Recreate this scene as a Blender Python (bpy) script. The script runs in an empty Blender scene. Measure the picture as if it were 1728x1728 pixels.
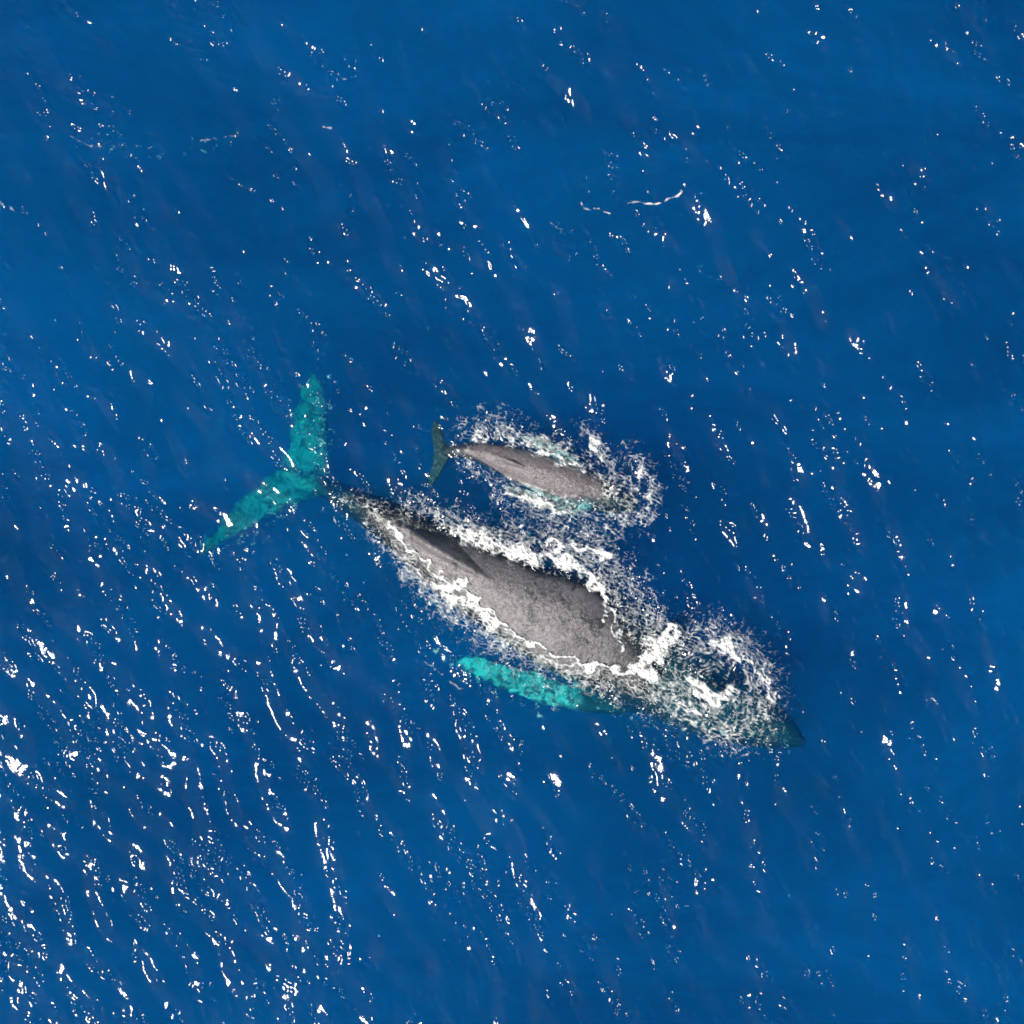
import bpy, bmesh, math
import numpy as np
from mathutils import Vector
from mathutils.bvhtree import BVHTree

S = bpy.context.scene
COL = S.collection
R = math.radians

# ------------------------------------------------------------------ camera
H, FRAME = 28.0, 24.0                       # drone height, metres of sea across the picture
cam_d = bpy.data.cameras.new('camera')
cam = bpy.data.objects.new('camera', cam_d)
COL.objects.link(cam)
cam.location = (0, 0, H)
cam.rotation_euler = (0, 0, 0)
cam_d.sensor_fit = 'HORIZONTAL'
cam_d.angle = 2 * math.atan(FRAME / 2 / H)
cam_d.clip_end = 10000
S.camera = cam

# ------------------------------------------------------------------ sky, sun, exposure
SUN_EL, SUN_AZ = R(55), math.atan2(-0.56, -0.83)       # sun stands beyond the lower left corner
w = bpy.data.worlds.new('World'); S.world = w; w.use_nodes = True
nt = w.node_tree
bg = nt.nodes['Background']
sky = nt.nodes.new('ShaderNodeTexSky'); sky.sky_type = 'NISHITA'; sky.sun_disc = False
sky.sun_elevation = SUN_EL
sky.sun_rotation = math.pi / 2 - SUN_AZ
nt.links.new(sky.outputs[0], bg.inputs[0]); bg.inputs[1].default_value = 0.06
sun_d = bpy.data.lights.new('sun', 'SUN'); sun_d.energy = 5.0; sun_d.angle = R(0.53)
sun_d.color = (1.0, 0.94, 0.86)
sun = bpy.data.objects.new('sun', sun_d); COL.objects.link(sun)
sdir = Vector((math.cos(SUN_EL) * math.cos(SUN_AZ), math.cos(SUN_EL) * math.sin(SUN_AZ), math.sin(SUN_EL)))
sun.rotation_euler = sdir.to_track_quat('Z', 'Y').to_euler()
S.view_settings.view_transform = 'Standard'
S.view_settings.look = 'None'
S.view_settings.gamma = 1.0
S.view_settings.use_curve_mapping = False
S.view_settings.exposure = 0.5
S.render.engine = 'CYCLES'
S.cycles.volume_bounces = 2
S.cycles.max_bounces = 6
S.cycles.transparent_max_bounces = 16
S.cycles.use_denoising = True
S.cycles.sample_clamp_direct = 4
S.cycles.filter_width = 1.7
S.cycles.sample_clamp_indirect = 4

# ------------------------------------------------------------------ helpers
rng = np.random.default_rng(7)
PX = 1728 / FRAME
def P(px, py, z=0.0):                        # a spot of the photograph at height z, in metres
    k = (H - z) / H
    return np.array([(px - 864) / PX * k, (864 - py) / PX * k, z])

def band(n, m, dx, lmin, lmax, kdir=None, spread=0.5, seed=0, pw=0.0):
    """random field of unit variance with wavelengths lmin..lmax (optionally directional)"""
    g = np.random.default_rng(seed)
    f = np.fft.fft2(g.standard_normal((n, m)))
    ky = np.fft.fftfreq(n, dx)[:, None]; kx = np.fft.fftfreq(m, dx)[None, :]
    k = np.hypot(kx, ky); k[0, 0] = 1e-9
    l = 1 / k
    x = np.log(l / math.sqrt(lmin * lmax)) / (0.5 * math.log(lmax / lmin))
    a = np.exp(-x ** 4) * k ** pw
    if kdir is not None:
        th = np.arctan2(ky, kx) - kdir
        c = np.abs(np.cos(th))
        a = a * np.exp(-(np.arccos(np.clip(c, -1, 1)) / spread) ** 2)
    a[0, 0] = 0
    h = np.fft.ifft2(f * a).real
    return h / h.std()

def sstep(a, b, x):
    t = np.clip((x - a) / (b - a), 0, 1)
    return t * t * (3 - 2 * t)

def slope_norm(h, dx):
    gy, gx = np.gradient(h, dx)
    return h / math.sqrt((gx ** 2 + gy ** 2).mean() / 2)

def bilerp(A, x0, y0, dx, X, Y):
    fx = np.clip((X - x0) / dx, 0, A.shape[1] - 1.001); fy = np.clip((Y - y0) / dx, 0, A.shape[0] - 1.001)
    i = fx.astype(int); j = fy.astype(int); u = fx - i; v = fy - j
    return (A[j, i] * (1 - u) + A[j, i + 1] * u) * (1 - v) + (A[j + 1, i] * (1 - u) + A[j + 1, i + 1] * u) * v

def seg_dist(X, Y, pts):
    d = np.full(X.shape, 1e9)
    for (ax, ay), (bx, by) in zip(pts[:-1], pts[1:]):
        vx, vy = bx - ax, by - ay
        t = np.clip(((X - ax) * vx + (Y - ay) * vy) / (vx * vx + vy * vy + 1e-12), 0, 1)
        d = np.minimum(d, np.hypot(X - ax - t * vx, Y - ay - t * vy))
    return d

def mesh_np(name, co, quads, smooth=True):
    me = bpy.data.meshes.new(name)
    me.vertices.add(len(co)); me.vertices.foreach_set('co', np.ascontiguousarray(co, np.float32).ravel())
    nq = len(quads)
    me.loops.add(nq * 4); me.loops.foreach_set('vertex_index', np.ascontiguousarray(quads, np.int32).ravel())
    me.polygons.add(nq); me.polygons.foreach_set('loop_start', np.arange(0, nq * 4, 4, dtype=np.int32))
    me.polygons.foreach_set('use_smooth', np.full(nq, smooth))
    me.update(calc_edges=True)
    return me

def link(name, me, mat):
    o = bpy.data.objects.new(name, me); COL.objects.link(o)
    me.materials.clear(); me.materials.append(mat)
    return o

def node(nt, kind, **kw):
    n = nt.nodes.new(kind)
    for k, v in kw.items(): setattr(n, k, v)
    return n

def math_n(nt, op, a, b=None, clamp=False):
    n = node(nt, 'ShaderNodeMath', operation=op, use_clamp=clamp)
    for i, v in enumerate((a, b)):
        if v is None: continue
        if isinstance(v, (int, float)): n.inputs[i].default_value = v
        else: nt.links.new(v, n.inputs[i])
    return n.outputs[0]

# ------------------------------------------------------------------ materials
def mat_water():
    m = bpy.data.materials.new('sea_water'); m.use_nodes = True
    t = m.node_tree; t.nodes.clear(); L = t.links.new
    out = node(t, 'ShaderNodeOutputMaterial')
    geo = node(t, 'ShaderNodeNewGeometry')
    noise = node(t, 'ShaderNodeTexNoise'); noise.inputs['Scale'].default_value = 7.0
    noise.inputs['Detail'].default_value = 3.0
    L(geo.outputs['Position'], noise.inputs['Vector'])
    bump = node(t, 'ShaderNodeBump'); bump.inputs['Distance'].default_value = 0.006
    bump.inputs['Strength'].default_value = 1.0
    L(noise.outputs[0], bump.inputs['Height'])
    dot = node(t, 'ShaderNodeVectorMath', operation='DOT_PRODUCT')
    L(bump.outputs[0], dot.inputs[0]); L(geo.outputs['Incoming'], dot.inputs[1])
    c = math_n(t, 'ABSOLUTE', dot.outputs['Value'])
    f = math_n(t, 'POWER', math_n(t, 'SUBTRACT', 1.0, c, True), 5.0)
    f = math_n(t, 'ADD', math_n(t, 'MULTIPLY', f, 0.98), 0.02, True)
    gl = node(t, 'ShaderNodeBsdfGlossy', distribution='BECKMANN'); gl.inputs['Roughness'].default_value = 0.115
    L(bump.outputs[0], gl.inputs['Normal'])
    # murky patches, with sky reflection and refraction put into the tint, along wind rows
    mp = node(t, 'ShaderNodeMapping'); mp.inputs['Rotation'].default_value = (0, 0, R(12)); mp.inputs['Scale'].default_value = (0.11, 0.26, 0.2)
    L(geo.outputs['Position'], mp.inputs['Vector'])
    water_tone = node(t, 'ShaderNodeTexNoise'); water_tone.inputs['Scale'].default_value = 1.0; water_tone.inputs['Detail'].default_value = 7
    water_tone.inputs['Roughness'].default_value = 0.62; water_tone.inputs['Distortion'].default_value = 0.6
    L(mp.outputs[0], water_tone.inputs['Vector'])
    tint = node(t, 'ShaderNodeValToRGB')
    tint.color_ramp.elements[0].position = 0.36; tint.color_ramp.elements[0].color = (0.66, 0.73, 0.77, 1)
    tint.color_ramp.elements[1].position = 0.66; tint.color_ramp.elements[1].color = (1, 1, 1, 1)
    L(water_tone.outputs[0], tint.inputs[0])
    tr1 = node(t, 'ShaderNodeBsdfTransparent'); rf = node(t, 'ShaderNodeBsdfRefraction')
    rf.inputs['IOR'].default_value = 1.333; rf.inputs['Roughness'].default_value = 0.0
    L(tint.outputs[0], tr1.inputs[0]); L(tint.outputs[0], rf.inputs['Color']); L(bump.outputs[0], rf.inputs['Normal'])
    tr = node(t, 'ShaderNodeMixShader'); tr.inputs[0].default_value = 0.4
    L(tr1.outputs[0], tr.inputs[1]); L(rf.outputs[0], tr.inputs[2])
    mix = node(t, 'ShaderNodeMixShader')
    L(f, mix.inputs[0]); L(tr.outputs[0], mix.inputs[1]); L(gl.outputs[0], mix.inputs[2])
    L(mix.outputs[0], out.inputs['Surface'])
    ab = node(t, 'ShaderNodeVolumeAbsorption'); sc = node(t, 'ShaderNodeVolumeScatter')
    # coefficients per metre: absorption (red goes first), scattering (blue most)
    A = (1.9, 0.120, 0.062); SC = (0.001, 0.065, 0.248)
    da, ds = 2.0, 0.25
    ab.inputs['Color'].default_value = tuple(1 - a / da for a in A) + (1,); ab.inputs['Density'].default_value = da
    sc.inputs['Color'].default_value = tuple(s / ds for s in SC) + (1,); sc.inputs['Density'].default_value = ds
    add = node(t, 'ShaderNodeAddShader')
    L(ab.outputs[0], add.inputs[0]); L(sc.outputs[0], add.inputs[1]); L(add.outputs[0], out.inputs['Volume'])
    return m

def mat_skin(name, base, light, dark, spot=1.0):
    m = bpy.data.materials.new(name); m.use_nodes = True
    t = m.node_tree; L = t.links.new
    b = t.nodes['Principled BSDF']
    tc = node(t, 'ShaderNodeTexCoord')
    def noise(scale, detail, rough=0.6, dist=0.0):
        n = node(t, 'ShaderNodeTexNoise'); n.inputs['Scale'].default_value = scale
        n.inputs['Detail'].default_value = detail; n.inputs['Roughness'].default_value = rough
        n.inputs['Distortion'].default_value = dist
        L(tc.outputs['Object'], n.inputs['Vector']); return n.outputs[0]
    def ramp(x, p0, p1):
        n = node(t, 'ShaderNodeMapRange'); n.inputs[1].default_value = p0; n.inputs[2].default_value = p1
        L(x, n.inputs[0]); return n.outputs[0]
    def mix(f, c0, c1):
        n = node(t, 'ShaderNodeMix', data_type='RGBA')
        L(f, n.inputs[0])
        for c, i in ((c0, 6), (c1, 7)):
            if isinstance(c, tuple): n.inputs[i].default_value = c + (1,)
            else: L(c, n.inputs[i])
        return n.outputs[2]
    c = mix(ramp(noise(1.3, 4), 0.35, 0.65), base, light)
    spots = ramp(noise(4.6, 5, 0.72, 0.9), 0.49, 0.57)
    patch = ramp(noise(0.8, 3), 0.42, 0.56)
    c = mix(math_n(t, 'MULTIPLY', math_n(t, 'MULTIPLY', spots, patch), spot), c, dark)
    speck = ramp(noise(9.0, 6, 0.75, 0.9), 0.52, 0.62)
    c = mix(math_n(t, 'MULTIPLY', speck, 0.75 * spot), c, dark)
    scar = ramp(noise(7.0, 6, 0.72, 2.5), 0.57, 0.66)
    c = mix(math_n(t, 'MULTIPLY', scar, 0.55), c, tuple(min(1, v * 1.7) for v in light))
    sheen_at = node(t, 'ShaderNodeAttribute', attribute_name='dry_sheen')            # lighter above the waterline: dry skin, plus sheen put into the colour
    c = mix(sheen_at.outputs['Fac'], dark, c)
    fine = ramp(noise(14, 4, 0.7), 0.30, 0.75)
    c = mix(math_n(t, 'MULTIPLY', fine, 0.45), c, dark)
    pale = node(t, 'ShaderNodeAttribute', attribute_name='pale')          # white flippers, paler flukes
    refr_ripple = ramp(noise(3.4, 5, 0.62, 1.6), 0.42, 0.58)  # refraction ripples over flippers and flukes, put into the skin colour
    pa = math_n(t, 'SUBTRACT', pale.outputs['Fac'], math_n(t, 'MULTIPLY', refr_ripple, math_n(t, 'MULTIPLY', pale.outputs['Fac'], 0.92)), True)
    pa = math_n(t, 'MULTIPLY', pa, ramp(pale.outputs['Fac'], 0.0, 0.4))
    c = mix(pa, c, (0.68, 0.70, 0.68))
    L(c, b.inputs['Base Color'])
    b.inputs['Roughness'].default_value = 0.32
    b.inputs['Specular IOR Level'].default_value = 0.5
    b.inputs['Coat Weight'].default_value = 0.7; b.inputs['Coat Roughness'].default_value = 0.16; b.inputs['Coat IOR'].default_value = 1.33
    bp = node(t, 'ShaderNodeBump'); bp.inputs['Distance'].default_value = 0.05; bp.inputs['Strength'].default_value = 0.9
    L(noise(10, 6, 0.65, 0.3), bp.inputs['Height']); L(bp.outputs[0], b.inputs['Normal']); L(bp.outputs[0], b.inputs['Coat Normal'])
    return m

def mat_foam():
    m = bpy.data.materials.new('foam'); m.use_nodes = True
    t = m.node_tree; b = t.nodes['Principled BSDF']
    b.inputs['Base Color'].default_value = (0.60, 0.62, 0.61, 1)
    b.inputs['Roughness'].default_value = 0.5
    cv = node(t, 'ShaderNodeAttribute', attribute_name='cover')       # thin froth lets the water show through
    t.links.new(cv.outputs['Fac'], b.inputs['Alpha'])
    n = node(t, 'ShaderNodeTexNoise'); n.inputs['Scale'].default_value = 30; n.inputs['Detail'].default_value = 3
    tc = node(t, 'ShaderNodeTexCoord'); t.links.new(tc.outputs['Object'], n.inputs['Vector'])
    bp = node(t, 'ShaderNodeBump'); bp.inputs['Distance'].default_value = 0.03
    t.links.new(n.outputs[0], bp.inputs['Height']); t.links.new(bp.outputs[0], b.inputs['Normal'])
    return m

M_WATER = mat_water()
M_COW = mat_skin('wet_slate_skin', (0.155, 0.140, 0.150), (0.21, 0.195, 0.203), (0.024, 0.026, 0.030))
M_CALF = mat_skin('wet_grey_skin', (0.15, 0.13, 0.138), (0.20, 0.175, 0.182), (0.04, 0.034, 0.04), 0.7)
M_FOAM = mat_foam()

# ------------------------------------------------------------------ strokes of white water (photograph px, width px, weight)
WHITE = {
 'cow': [
  ([(770, 897), (830, 915), (900, 945)], 15, .75), ([(860, 935), (930, 940), (978, 958), (1008, 985), (1024, 1015)], 8, 1.0),
  ([(1022, 1010), (1033, 1050), (1048, 1090)], 5, .8), ([(925, 915), (990, 925), (1028, 940)], 6, .85),
  ([(1128, 1060), (1126, 1082), (1108, 1102), (1072, 1126), (1104, 1142)], 8, 1.1), ([(1090, 1075), (1105, 1100)], 8, .8),
  ([(1206, 1080), (1222, 1090), (1236, 1102)], 11, 1.0), ([(1248, 1105), (1266, 1120), (1290, 1145), (1302, 1175)], 7, .8),
  ([(1172, 1146), (1186, 1168), (1206, 1178), (1228, 1168)], 11, .95), ([(1150, 1190), (1180, 1196)], 9, .7),
  ([(735, 994), (785, 983), (797, 1002)], 8, 1.0), ([(755, 1010), (800, 1025), (840, 1052)], 13, .7),
  ([(795, 1002), (832, 1036), (870, 1066), (940, 1104), (1000, 1122), (1064, 1134)], 3.6, 1.1),
  ([(655, 880), (690, 925), (760, 985)], 2.5, .9),
 ],
 'calf': [
  ([(800, 735), (850, 738), (892, 752)], 9, .6), ([(896, 757), (950, 778), (985, 790)], 5, .7),
  ([(1000, 745), (1012, 765), (1020, 778)], 6, .75), ([(1080, 780), (1098, 812), (1100, 850)], 5, .55),
  ([(1010, 800), (1022, 822), (1012, 846)], 7, .5), ([(850, 826), (900, 846), (950, 862)], 5, .8),
 ]}
LACE = {
 'cow': [
  ([(585, 842), (640, 862), (700, 885)], 14, .75), ([(685, 850), (740, 868), (800, 890), (880, 915)], 18, .8),
  ([(900, 920), (970, 935), (1030, 965), (1065, 1020), (1105, 1070)], 30, .8),
  ([(1060, 1040), (1090, 1085)], 22, .8),
  ([(1125, 1085), (1195, 1062), (1250, 1085), (1288, 1130), (1298, 1180), (1284, 1222), (1225, 1238)], 22, .95),
  ([(1105, 1150), (1150, 1165), (1200, 1190), (1255, 1200)], 30, .68), ([(1110, 1190), (1160, 1205)], 22, .65),
  ([(640, 880), (690, 940), (735, 1000), (800, 1060), (870, 1100)], 24, .78), ([(690, 960), (735, 1005)], 20, .8),
  ([(820, 1060), (900, 1110), (980, 1140), (1080, 1160), (1130, 1180)], 22, .8), ([(790, 1080), (860, 1125), (940, 1160)], 20, .55),
 ],
 'calf': [
  ([(790, 728), (840, 718), (890, 742)], 20, .85), ([(985, 722), (1010, 755), (1026, 785)], 11, .85),
  ([(1062, 762), (1092, 800), (1103, 838), (1088, 868), (1045, 880)], 13, .9), ([(1015, 805), (1055, 835), (1070, 860)], 22, .75),
  ([(880, 870), (950, 895), (1030, 885), (1075, 875)], 20, .7), ([(1000, 855), (1060, 862)], 14, .8),
  ([(850, 836), (905, 856), (975, 868)], 14, .75), ([(780, 782), (830, 805), (865, 815)], 10, .75), ([(905, 745), (985, 778)], 9, .6),
  ([(930, 740), (990, 770)], 12, .45), ([(960, 890), (1000, 930)], 25, .55),
 ]}
WISP = [
 ([(975, 338), (990, 350), (1010, 353), (1032, 358)], 2.5, .9), ([(1062, 338), (1085, 338), (1105, 342), (1130, 335), (1150, 322)], 2.8, .95),
 ([(922, 376), (940, 388), (965, 388)], 2.2, .65), ([(1155, 433), (1180, 455), (1215, 472)], 2.0, .5),
 ([(340, 238), (370, 232), (400, 220)], 3, .6), ([(120, 232), (150, 246), (200, 250), (260, 252)], 2.6, .45),
 ([(0, 338), (20, 352), (50, 362)], 2.6, .6), ([(560, 122), (580, 134), (600, 130)], 2.5, .6), ([(530, 210), (560, 217)], 2.5, .7),
 ([(718, 1118), (760, 1150), (785, 1170)], 2.5, .6), ([(700, 1110), (735, 1150)], 2, .4),
 ([(1600, 8), (1615, 20)], 2.5, .6),
]
def streaks(pts, wd, n, seed, st=1.0, w0=1.1, w1=2.1, ln=(.10, .35)):
    """thin drawn-out froth lines lying along a path of half breadth wd"""
    g = np.random.default_rng(seed); p = np.array(pts, float)
    seg = np.hypot(*np.diff(p, axis=0).T); cum = np.concatenate([[0], np.cumsum(seg)]); tot = cum[-1]
    out = []
    for _ in range(n):
        a = g.uniform(-.05, .95); e = min(1.0, a + g.uniform(*ln)); a = max(a, 0)
        t = np.linspace(a, e, 6) * tot
        x = np.interp(t, cum, p[:, 0]); y = np.interp(t, cum, p[:, 1])
        dx, dy = np.gradient(x), np.gradient(y); l = np.hypot(dx, dy) + 1e-9
        off = g.normal(0, wd * .6) + np.linspace(0, g.normal(0, wd * .25), 6) + g.normal(0, .8, 6)
        out.append((list(zip(x - dy / l * off, y + dx / l * off)), g.uniform(w0, w1), st * g.uniform(.6, 1.0)))
    return out
def arc(cx, cy, rx, ry, a0, a1, k=14):
    return [(cx + rx * math.cos(R(a)), cy + ry * math.sin(R(a))) for a in np.linspace(a0, a1, k)]
STREAK = {'cow':
  streaks([(900, 915), (985, 932), (1040, 975), (1075, 1030), (1112, 1080)], 26, 60, 101) +
  streaks([(690, 850), (760, 880), (830, 905), (900, 930)], 14, 34, 102) +
  streaks([(640, 885), (690, 950), (740, 1010), (810, 1062), (880, 1105)], 22, 60, 103) +
  streaks([(820, 1065), (920, 1118), (1000, 1148), (1090, 1168), (1150, 1190)], 18, 60, 104) +
  streaks([(585, 842), (640, 865), (700, 900)], 10, 22, 105) +
  streaks(arc(1195, 1152, 98, 92, -130, 100), 9, 34, 106, 1.0) + streaks(arc(1195, 1152, 72, 66, -160, 140), 10, 34, 107, .95) +
  streaks(arc(1192, 1158, 42, 36, 0, 300), 10, 22, 108, .9) + streaks([(1090, 1140), (1140, 1160), (1180, 1200), (1230, 1232)], 20, 40, 109, .95) +
  streaks(arc(1190, 1125, 40, 26, 150, 390), 10, 16, 118, .85) + streaks([(1140, 1075), (1190, 1062), (1240, 1070)], 8, 12, 110),
 'calf':
  streaks([(785, 730), (840, 722), (895, 745), (950, 762), (1000, 785)], 10, 26, 111) + streaks([(975, 712), (1003, 740), (1028, 785), (1050, 820)], 9, 22, 112) +
  streaks([(1058, 755), (1092, 795), (1106, 838), (1092, 872), (1040, 884)], 9, 34, 113) + streaks([(1035, 790), (1062, 820), (1072, 852)], 14, 30, 114) + streaks([(1000, 800), (1025, 825), (1060, 850)], 12, 20, 119) +
  streaks([(850, 832), (910, 858), (980, 874), (1060, 872)], 10, 26, 115) + streaks([(870, 862), (940, 892), (1010, 905), (1075, 880)], 14, 24, 116, .9) +
  streaks([(778, 780), (830, 806), (865, 818)], 8, 12, 117)}
def density(strokes, X, Y):
    """X, Y in metres -> summed weight"""
    px = X * PX + 864; py = 864 - Y * PX
    D = np.zeros(X.shape)
    for pts, wd, st in strokes:
        q = np.array(pts); m = wd * 3.2
        x0, x1 = np.searchsorted(px[0], (q[:, 0].min() - m, q[:, 0].max() + m))
        y0, y1 = np.searchsorted(-py[:, 0], (-(q[:, 1].max() + m), -(q[:, 1].min() - m)))
        if x1 <= x0 or y1 <= y0: continue
        sl = (slice(y0, y1), slice(x0, x1))
        d = seg_dist(px[sl], py[sl], pts)
        D[sl] = np.maximum(D[sl], st * np.exp(-(d / (wd * 1.4)) ** 2))
    return D

# ------------------------------------------------------------------ the sea surface
DX = 0.03; N = 1024; X0 = -N * DX / 2
KD = math.atan2(0.50, 0.87)                 # wind sea runs along this direction (crests lie across it)
swell = slope_norm(band(N, N, DX, 4.0, 9.0, KD, 0.5, 1), DX)
chop = slope_norm(band(N, N, DX, 0.7, 2.4, KD - 0.05, 0.75, 2, 0.6), DX)
rip = slope_norm(band(N, N, DX, 0.17, 0.50, KD, 1.2, 3, 0.4), DX)
env = band(N, N, DX, 0.4, 1.8, KD, 0.8, 5)
env2 = band(N, N, DX, 2.5, 8, None, 1, 6)
amp = np.exp(1.2 * env + 0.5 * env2 - 0.62); amp = 3.0 * np.tanh(amp / 3.0)
amp *= 1.0 - 0.35 * sstep(-0.2, 0.9, band(N, N, DX, 1.2, 3.5, None, 1, 9)) # slicks where the ripples lie flatter
turb = slope_norm(band(N, N, DX, 0.10, 0.35, None, 1, 8, 0.4), DX)
gx = X0 + DX * np.arange(N)
GX, GY = np.meshgrid(gx, gx)
step = 4
Dc = np.zeros((N // step, N // step))
for k in ('cow', 'calf'):
    Dc = np.maximum(Dc, density([(p, wd * 1.2, s) for p, wd, s in LACE[k]], GX[::step, ::step], GY[::step, ::step]))
TURB = bilerp(Dc, X0, X0, DX * step, GX, GY)
HGT = 0.065 * swell + 0.145 * chop + 0.15 * rip * amp + 0.42 * turb * TURB
hc = P(1205, 1150); rr = np.hypot(GX - hc[0], GY - hc[1])
HGT += 0.20 * np.exp(-(rr / 1.15) ** 4) + 0.012 * np.sin(rr * 2 * math.pi / 0.24 + 2 * env) * np.exp(-((rr - 0.9) / 0.7) ** 2)
edge = sstep(15.3, 13.8, np.maximum(abs(GX), abs(GY)))
HGT *= edge
def water_z(X, Y): return bilerp(HGT, X0, X0, DX, X, Y)

core = np.arange(-14.0, 14.001, DX)
far = 14.0 + np.cumsum(0.03 * 1.28 ** np.arange(1, 46))
far = far[far < 4000]
ax = np.concatenate([-far[::-1], core, far]); n = len(ax)
WX, WY = np.meshgrid(ax, ax)
WZ = water_z(WX, WY) * sstep(15.2, 14.0, np.maximum(abs(WX), abs(WY)))
top = np.stack([WX, WY, WZ], -1).reshape(-1, 3)
idx = np.arange(n * n).reshape(n, n)
q = np.stack([idx[:-1, :-1], idx[:-1, 1:], idx[1:, 1:], idx[1:, :-1]], -1).reshape(-1, 4)
rim = np.concatenate([idx[0, :-1], idx[:-1, -1], idx[-1, :0:-1], idx[:0:-1, 0]])
low = top[rim].copy(); low[:, 2] = -120.0
lo = n * n + np.arange(len(rim))
sides = np.stack([np.roll(rim, -1), rim, lo, np.roll(lo, -1)], -1)
e = ax[-1]
c4 = n * n + len(rim) + np.arange(4)
# floor of the body of water: a fan is avoided by one big face
co = np.concatenate([top, low])
me = mesh_np('water', co, np.concatenate([q, sides]))
bm = bmesh.new(); bm.from_mesh(me); bm.verts.ensure_lookup_table()
bm.faces.new([bm.verts[i] for i in lo[::-1]])
bm.to_mesh(me); bm.free()
water = link('water', me, M_WATER); water['kind'] = 'structure'
water['label'] = 'deep blue open sea with wind ripples and sun glitter'

# ------------------------------------------------------------------ whales
def loft(bm, rings):
    vs = [[bm.verts.new(p) for p in r] for r in rings]
    k = len(vs[0])
    for a, b in zip(vs[:-1], vs[1:]):
        for i in range(k):
            bm.faces.new((a[i], a[(i + 1) % k], b[(i + 1) % k], b[i]))
    bm.faces.new(vs[0][::-1]); bm.faces.new(vs[-1])

def resample(tab, m):
    """smooth (Catmull-Rom) resampling of rows of numbers"""
    t = np.array(tab, float); k = len(t)
    s = np.linspace(0, k - 1 - 1e-6, m); i = s.astype(int); u = (s - i)[:, None]
    g = lambda j: t[np.clip(j, 0, k - 1)]
    p0, p1, p2, p3 = g(i - 1), g(i), g(i + 1), g(i + 2)
    return 0.5 * ((2 * p1) + (p2 - p0) * u + (2 * p0 - 5 * p1 + 4 * p2 - p3) * u ** 2 + (3 * p1 - p0 - 3 * p2 + p3) * u ** 3)

def body_rings(tab, m=90, k=40):
    """rows: px, py, half width, top z, half height, exponent of the upper side"""
    rows = resample(tab, m); rings = []
    C = np.array([P(r[0], r[1], r[3] - r[4]) for r in rows])
    T = np.gradient(C[:, :2], axis=0); T /= np.linalg.norm(T, axis=1)[:, None]
    for r, c, t in zip(rows, C, T):
        nrm = np.array([-t[1], t[0]])
        a = max(r[2], 0.02); b = max(r[4], 0.02); p = max(r[5], 1.05)
        ring = []
        for j in range(k):
            th = 2 * math.pi * j / k
            cs, sn = math.cos(th), math.sin(th)
            pe = p if sn > 0 else 2.2
            x = a * math.copysign(abs(cs) ** (2 / pe), cs); z = b * math.copysign(abs(sn) ** (2 / pe), sn)
            ring.append((c[0] + nrm[0] * x, c[1] + nrm[1] * x, c[2] + z))
        rings.append(ring)
    return rings

def fin_rings(tab, m=40, k=20, wob=0.0, seed=1):
    """rows: leading px, py, trailing px, py, z, half thickness"""
    rows = resample(tab, m); rings = []
    g = np.random.default_rng(seed)
    jit = np.convolve(g.standard_normal(m + 8), np.ones(4) / 4, 'same')[4:-4] * wob
    for r, jt in zip(rows, jit):
        A = P(r[0], r[1], r[4]); B = P(r[2], r[3], r[4])
        c = (A + B) / 2; v = (A - B) / 2; v = v * (1 + jt)
        th = max(r[5], 0.01)
        ring = []
        for j in range(k):
            a = 2 * math.pi * j / k
            ring.append(tuple(c + v * math.cos(a) + np.array([0, 0, th * math.sin(a) * (0.7 + 0.3 * math.cos(a))])))
        rings.append(ring)
    return rings

def make_whale(name, body, fins, hump, voxel, mat, pales, dry):
    bm = bmesh.new()
    loft(bm, body_rings(body))
    for f in fins: loft(bm, fin_rings(*f))
    loft(bm, hump)
    bmesh.ops.recalc_face_normals(bm, faces=bm.faces)
    me = bpy.data.meshes.new(name); bm.to_mesh(me); bm.free()
    o = link(name, me, mat)
    md = o.modifiers.new('remesh', 'REMESH'); md.mode = 'VOXEL'; md.voxel_size = voxel
    ms = o.modifiers.new('smooth', 'SMOOTH'); ms.factor = 0.5; ms.iterations = 4
    dg = bpy.context.evaluated_depsgraph_get()
    m2 = bpy.data.meshes.new_from_object(o.evaluated_get(dg))
    o.modifiers.clear(); o.data = m2; m2.name = name
    if not m2.materials: m2.materials.append(mat)
    bpy.data.meshes.remove(me)
    m2.polygons.foreach_set('use_smooth', np.ones(len(m2.polygons), bool))
    co = np.empty(len(m2.vertices) * 3, np.float32); m2.vertices.foreach_get('co', co); co = co.reshape(-1, 3)
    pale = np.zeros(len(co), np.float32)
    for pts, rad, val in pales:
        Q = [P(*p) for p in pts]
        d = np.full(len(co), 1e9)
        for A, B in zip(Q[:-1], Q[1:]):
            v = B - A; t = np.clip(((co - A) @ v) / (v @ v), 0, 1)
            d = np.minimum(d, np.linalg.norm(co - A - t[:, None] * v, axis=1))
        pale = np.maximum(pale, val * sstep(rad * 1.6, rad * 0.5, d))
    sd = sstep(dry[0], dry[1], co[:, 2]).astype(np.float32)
    at = m2.attributes.new('dry_sheen', 'FLOAT', 'POINT'); at.data.foreach_set('value', sd)
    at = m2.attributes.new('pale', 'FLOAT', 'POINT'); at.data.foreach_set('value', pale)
    # origin at the body's centre
    c = co.mean(0); co -= c; m2.vertices.foreach_set('co', co.ravel()); o.location = c.tolist()
    m2.update()
    return o

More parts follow.
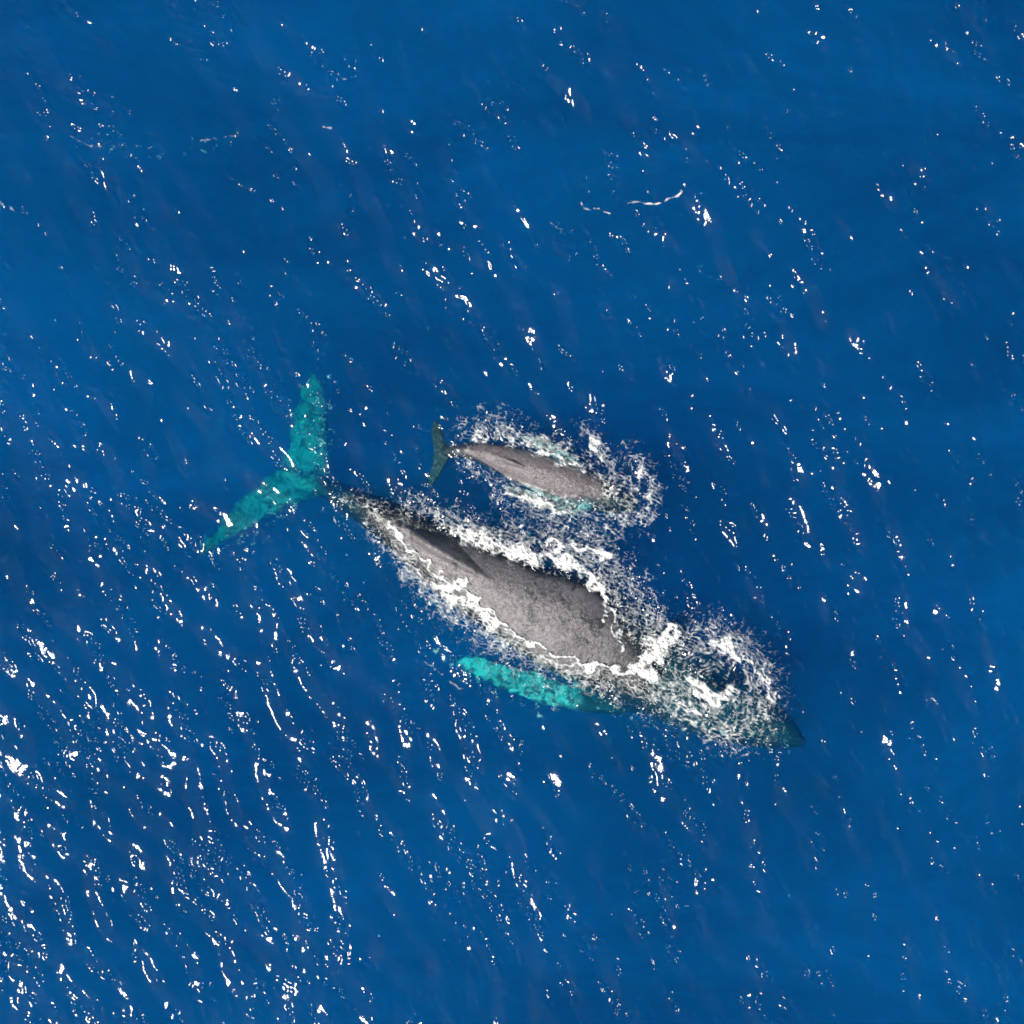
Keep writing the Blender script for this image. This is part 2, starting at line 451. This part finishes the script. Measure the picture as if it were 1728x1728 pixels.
COW = [  # px, py, half width, top z, half height, upper exponent
 (500, 803, .10, -1.12, .12, 2), (525, 815, .22, -.98, .24, 1.8), (560, 828, .27, -.72, .32, 1.7), (600, 848, .34, -.25, .42, 1.7),
 (650, 877, .48, .05, .55, 1.7), (720, 922, .68, .24, .72, 1.7), (800, 972, .90, .40, .92, 1.75), (880, 1016, 1.02, .46, 1.1, 2.2),
 (950, 1048, 1.20, .47, 1.2, 2.4), (1000, 1074, 1.20, .34, 1.2, 2.1), (1040, 1096, 1.18, .16, 1.15, 1.9), (1080, 1115, 1.18, -.01, 1.05, 1.9),
 (1120, 1132, 1.14, -.12, 1.0, 2.3), (1180, 1163, 1.06, -.20, .9, 2.7), (1235, 1192, .90, -.32, .75, 2.7), (1285, 1218, .64, -.40, .55, 2.5),
 (1325, 1238, .38, -.46, .36, 2.2), (1354, 1252, .12, -.55, .12, 2.0)]
COW_FINS = [
 # upper fluke lobe: root -> tip (leading edge on the right)
 ([(596, 846, 510, 802, -1.00, .22), (566, 812, 480, 800, -1.16, .22), (556, 770, 482, 775, -1.21, .12), (553, 730, 489, 735, -1.26, .09),
   (552, 690, 497, 690, -1.31, .07), (549, 655, 507, 652, -1.36, .05), (540, 636, 516, 634, -1.38, .03), (530, 628, 524, 627, -1.38, .015)], 50, 22, .10, 3),
 # lower fluke lobe
 ([(596, 846, 525, 795, -1.00, .22), (545, 838, 478, 792, -1.16, .22), (500, 852, 462, 796, -1.21, .12), (460, 872, 432, 818, -1.24, .09),
   (425, 890, 405, 842, -1.26, .07), (392, 908, 376, 872, -1.31, .05), (366, 925, 352, 902, -1.34, .035), (346, 934, 342, 926, -1.36, .015)], 50, 22, .10, 4),
 # left flipper, swept back
 ([(1090, 1200, 1030, 1130, -0.98, .20), (1020, 1205, 1000, 1160, -0.90, .14), (965, 1198, 950, 1148, -0.82, .11), (910, 1188, 900, 1130, -0.76, .10),
   (850, 1166, 850, 1115, -0.74, .085), (805, 1144, 806, 1106, -0.78, .07), (780, 1126, 782, 1106, -0.82, .05), (764, 1114, 766, 1108, -0.88, .02)], 50, 22, .13, 5),
 # right flipper, folded down under the chest
 ([(1120, 1090, 1070, 1070, -1.2, .20), (1100, 1085, 1040, 1060, -1.6, .15), (1060, 1075, 1000, 1040, -2.2, .12), (1010, 1050, 960, 1020, -2.7, .10),
   (960, 1025, 930, 1005, -3.1, .07), (930, 1008, 922, 1002, -3.3, .02)], 30, 18, .05, 6),
]
def hump_rings(p0, p1, width, h, zc, k=14, m=16, peak=0.7):
    rings = []
    for i in range(m):
        t = i / (m - 1)
        px = p0[0] + (p1[0] - p0[0]) * t; py = p0[1] + (p1[1] - p0[1]) * t
        z0 = zc[0] + (zc[1] - zc[0]) * t
        hh = h * (max(0.0, t / peak) ** 1.3 if t < peak else max(0.0, (1 - t) / (1 - peak)) ** 0.8) + 0.02
        c = P(px, py, z0)
        d = P(*p1) - P(*p0); d /= np.linalg.norm(d); nr = np.array([-d[1], d[0], 0])
        ww = width * (0.35 + 0.65 * math.sin(math.pi * min(max(t, 0.03), 0.97)))
        rings.append([tuple(c + nr * ww * math.cos(2 * math.pi * j / k) + np.array([0, 0, hh * math.sin(2 * math.pi * j / k)])) for j in range(k)])
    return rings

cow = make_whale('humpback_whale', COW, COW_FINS, hump_rings((640, 868), (835, 984), .14, .40, (.0, .38), peak=.5), 0.045, M_COW,
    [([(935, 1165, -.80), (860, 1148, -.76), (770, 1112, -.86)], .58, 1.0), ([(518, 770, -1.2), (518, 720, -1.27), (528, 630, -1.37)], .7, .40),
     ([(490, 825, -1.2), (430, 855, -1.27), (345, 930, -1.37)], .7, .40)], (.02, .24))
cow['label'] = 'large adult humpback whale with turquoise flukes and mottled grey back above water'
cow['category'] = 'whale'; cow['group'] = 'humpback whales swimming together'

CALF = [
 (735, 764, .04, -.30, .05, 2), (748, 763, .10, -.20, .10, 1.8), (770, 760, .15, -.01, .16, 1.7), (800, 762, .20, .13, .24, 1.6), (840, 772, .33, .22, .36, 1.8),
 (890, 790, .43, .26, .46, 2), (940, 808, .48, .26, .5, 2), (980, 822, .47, .18, .48, 2), (1008, 832, .43, .06, .44, 2),
 (1034, 842, .37, -.08, .38, 2), (1058, 849, .25, -.20, .27, 2), (1076, 854, .08, -.30, .08, 2)]
CALF_FINS = [
 ([(775, 757, 738, 770, -0.28, .06), (756, 752, 731, 760, -0.29, .05), (751, 738, 727, 743, -0.30, .04), (744, 722, 726, 727, -0.31, .03), (735, 705, 729, 708, -0.32, .01)], 30, 16, .05, 7),
 ([(775, 766, 738, 756, -0.28, .06), (758, 776, 731, 766, -0.29, .05), (750, 790, 728, 782, -0.30, .04), (739, 808, 724, 800, -0.31, .03), (724, 827, 719, 823, -0.32, .01)], 30, 16, .05, 8),
 ([(1000, 860, 985, 830, -.25, .08), (960, 868, 955, 842, -.10, .06), (920, 858, 915, 832, -.06, .05), (880, 843, 877, 821, -.05, .04), (858, 831, 858, 819, -.05, .025), (849, 824, 850, 821, -.05, .01)], 36, 16, .06, 9),
 ([(985, 785, 975, 815, -.25, .08), (970, 770, 958, 792, -.12, .06), (940, 750, 930, 772, -.08, .05), (908, 738, 902, 756, -.08, .04), (885, 734, 884, 744, -.1, .02), (875, 734, 876, 738, -.1, .01)], 36, 16, .06, 10),
]
calf = make_whale('humpback_whale.001', CALF, CALF_FINS, hump_rings((815, 763), (885, 788), .07, .10, (.15, .26)), 0.022, M_CALF,
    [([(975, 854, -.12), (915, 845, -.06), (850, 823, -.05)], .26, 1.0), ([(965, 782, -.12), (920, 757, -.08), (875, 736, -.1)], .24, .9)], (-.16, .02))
calf['label'] = 'small whale calf swimming alongside the adult, pale flippers spread'
calf['category'] = 'whale'; calf['group'] = 'humpback whales swimming together'

# ------------------------------------------------------------------ white water
def bvh_of(o):
    me = o.data
    co = [tuple(v.co + o.location) for v in me.vertices]
    return BVHTree.FromPolygons(co, [tuple(p.vertices) for p in me.polygons])

def whale_top(trees, x0, y0, nx, ny, dx):
    Z = np.full((ny, nx), -9.0)
    for j in range(ny):
        for i in range(nx):
            o = Vector((x0 + i * dx, y0 + j * dx, 5.0))
            for t in trees:
                h = t.ray_cast(o, Vector((0, 0, -1)))
                if h[0] is not None: Z[j, i] = max(Z[j, i], h[0].z)
    return Z

trees = [bvh_of(cow), bvh_of(calf)]
FX0, FX1 = P(540, 0)[0], P(1400, 0)[0]; FY0, FY1 = P(0, 1300)[1], P(0, 660)[1]
CW = 0.06
TOPZ = whale_top(trees, FX0, FY0, int((FX1 - FX0) / CW) + 2, int((FY1 - FY0) / CW) + 2, CW)

def foam(name, white, lace, streak, fdx, seed, label, bbox, dz=0.0, thick=0.05, lace_gain=1.0, warp=0.06):
    x0, x1 = P(bbox[0], 0)[0], P(bbox[2], 0)[0]; y0, y1 = P(0, bbox[3])[1], P(0, bbox[1])[1]
    nx = int((x1 - x0) / fdx); ny = int((y1 - y0) / fdx)
    xs = x0 + fdx * np.arange(nx); ys = y0 + fdx * np.arange(ny)
    X, Y = np.meshgrid(xs, ys)
    wx = warp * band(ny, nx, fdx, .25, .9, None, 1, seed); wy = warp * band(ny, nx, fdx, .3, .9, None, 1, seed + 1)
    st = 2
    def dens(strokes):
        if not strokes: return np.zeros(X.shape)
        D = density(strokes, X[::st, ::st], Y[::st, ::st])
        return bilerp(D, x0, y0, fdx * st, X + wx, Y + wy)
    Dw = dens(white); Ds = dens(streak); Dl = dens(lace) * lace_gain
    a = band(ny, nx, fdx, .08, .22, None, 1, seed + 2); b = band(ny, nx, fdx, .22, .7, None, 1, seed + 3)
    f = band(ny, nx, fdx, .045, .11, None, 1, seed + 4)
    KA = R(61)
    l1 = band(ny, nx, fdx, .12, .30, KA, 0.95, seed + 5) + 0.14 * f
    l2 = band(ny, nx, fdx, .09, .20, KA, 1.1, seed + 6) + 0.14 * f
    bb = 0.16 * b
    lacef = np.maximum(0.57 * Dl - 0.15 + bb - np.abs(l1), 0.48 * Dl - 0.13 - bb * .7 - np.abs(l2)) * 0.7
    lacef = np.where(Dl > 0.12, lacef, -1)
    whitef = Dw * 1.55 - 0.26 * np.abs(b) - 0.24 * np.abs(l1) - 0.08 * f - 0.30
    streakf = Ds * 0.80 - 0.22 * np.abs(b) - 0.17 * np.abs(l1) - 0.27
    fld = np.maximum(np.maximum(lacef, whitef), streakf)
    tz = bilerp(TOPZ, FX0, FY0, CW, X, Y); wz = water_z(X, Y)
    fld = fld - 1.2 * sstep(0.30, 0.60, tz - wz + 0.07 * b + 0.05 * l1)
    keep = fld > (-0.20 if dz == 0 else 0.0)
    hgt = np.clip(fld, 0, .8)
    Z = np.maximum(wz, np.minimum(tz, wz + 0.5)) + 0.012 + dz + thick * (hgt ** .7) * (1.0 + 0.35 * a + 0.25 * f)
    cell = keep[:-1, :-1] & keep[1:, :-1] & keep[:-1, 1:] & keep[1:, 1:]
    idx = np.arange(nx * ny).reshape(ny, nx)
    q = np.stack([idx[:-1, :-1], idx[:-1, 1:], idx[1:, 1:], idx[1:, :-1]], -1)[cell]
    used, inv = np.unique(q, return_inverse=True)
    co = np.stack([X, Y, Z], -1).reshape(-1, 3)[used]
    me = mesh_np(name, co, inv.reshape(-1, 4))
    at = me.attributes.new('cover', 'FLOAT', 'POINT')
    at.data.foreach_set('value', (0.20 * sstep(-0.20, 0.04, fld) ** 1.5 + 0.80 * sstep(0.02, 0.50, fld)).ravel()[used].astype(np.float32))
    o = link(name, me, M_FOAM); o['kind'] = 'stuff'; o['label'] = label
    print(name, len(q))
    return o

foam('sea_foam', WHITE['cow'], LACE['cow'], STREAK['cow'], 0.012, 20, 'churned white water around the large whale back and head', (540, 820, 1400, 1300))
foam('sea_foam.001', WHITE['calf'], LACE['calf'], STREAK['calf'], 0.012, 40, 'lacy white splashes around the small whale calf', (740, 670, 1150, 970))
foam('foam_streak', [], [], [(p, wd * .72, s_ * 1.15) for p, wd, s_ in WISP], 0.015, 60, 'thin pale foam lines along wave crests in open water', (0, 0, 1728, 1200), thick=0.02, warp=0.02)
BUB_RIPPLE = [
 ([(615, 865), (650, 905), (690, 965), (730, 1020)], 12, .8), ([(735, 1105), (790, 1150), (870, 1190), (940, 1200), (1010, 1195), (1100, 1210)], 9, .75),
 ([(1090, 1205), (1150, 1225), (1240, 1248), (1320, 1258)], 22, .7), ([(1200, 1240), (1300, 1235)], 20, .6), ([(780, 1120), (880, 1160), (960, 1180)], 18, .55),
 ([(530, 645), (545, 700), (548, 760), (540, 800)], 20, .72), ([(350, 925), (420, 895), (480, 855)], 18, .75), ([(505, 680), (500, 740), (490, 790)], 16, .5), ([(380, 890), (440, 840)], 16, .45),  # over the flukes: bright refraction network laid in as bubble mesh
 ([(560, 820), (620, 850)], 16, .5), ([(130, 240), (200, 250), (270, 252), (340, 240), (400, 222)], 12, .68), ([(975, 335), (1010, 345), (1060, 330)], 8, .4),
 ([(1160, 430), (1200, 460), (1240, 485)], 7, .45), ([(930, 378), (975, 388)], 6, .5)]
BUB_RIPPLE += [(p, wd * 1.15, 0.62 * s_) for k in ('cow', 'calf') for p, wd, s_ in LACE[k]]
foam('bubble_ripple', [], BUB_RIPPLE, [], 0.014, 80, 'faint turquoise bubbles just under the surface, with refraction ripples modelled over the flukes', (100, 200, 1400, 1300), dz=-0.28, thick=0.03)
print('tris', sum(len(o.data.polygons) * 2 for o in COL.objects if o.type == 'MESH'))
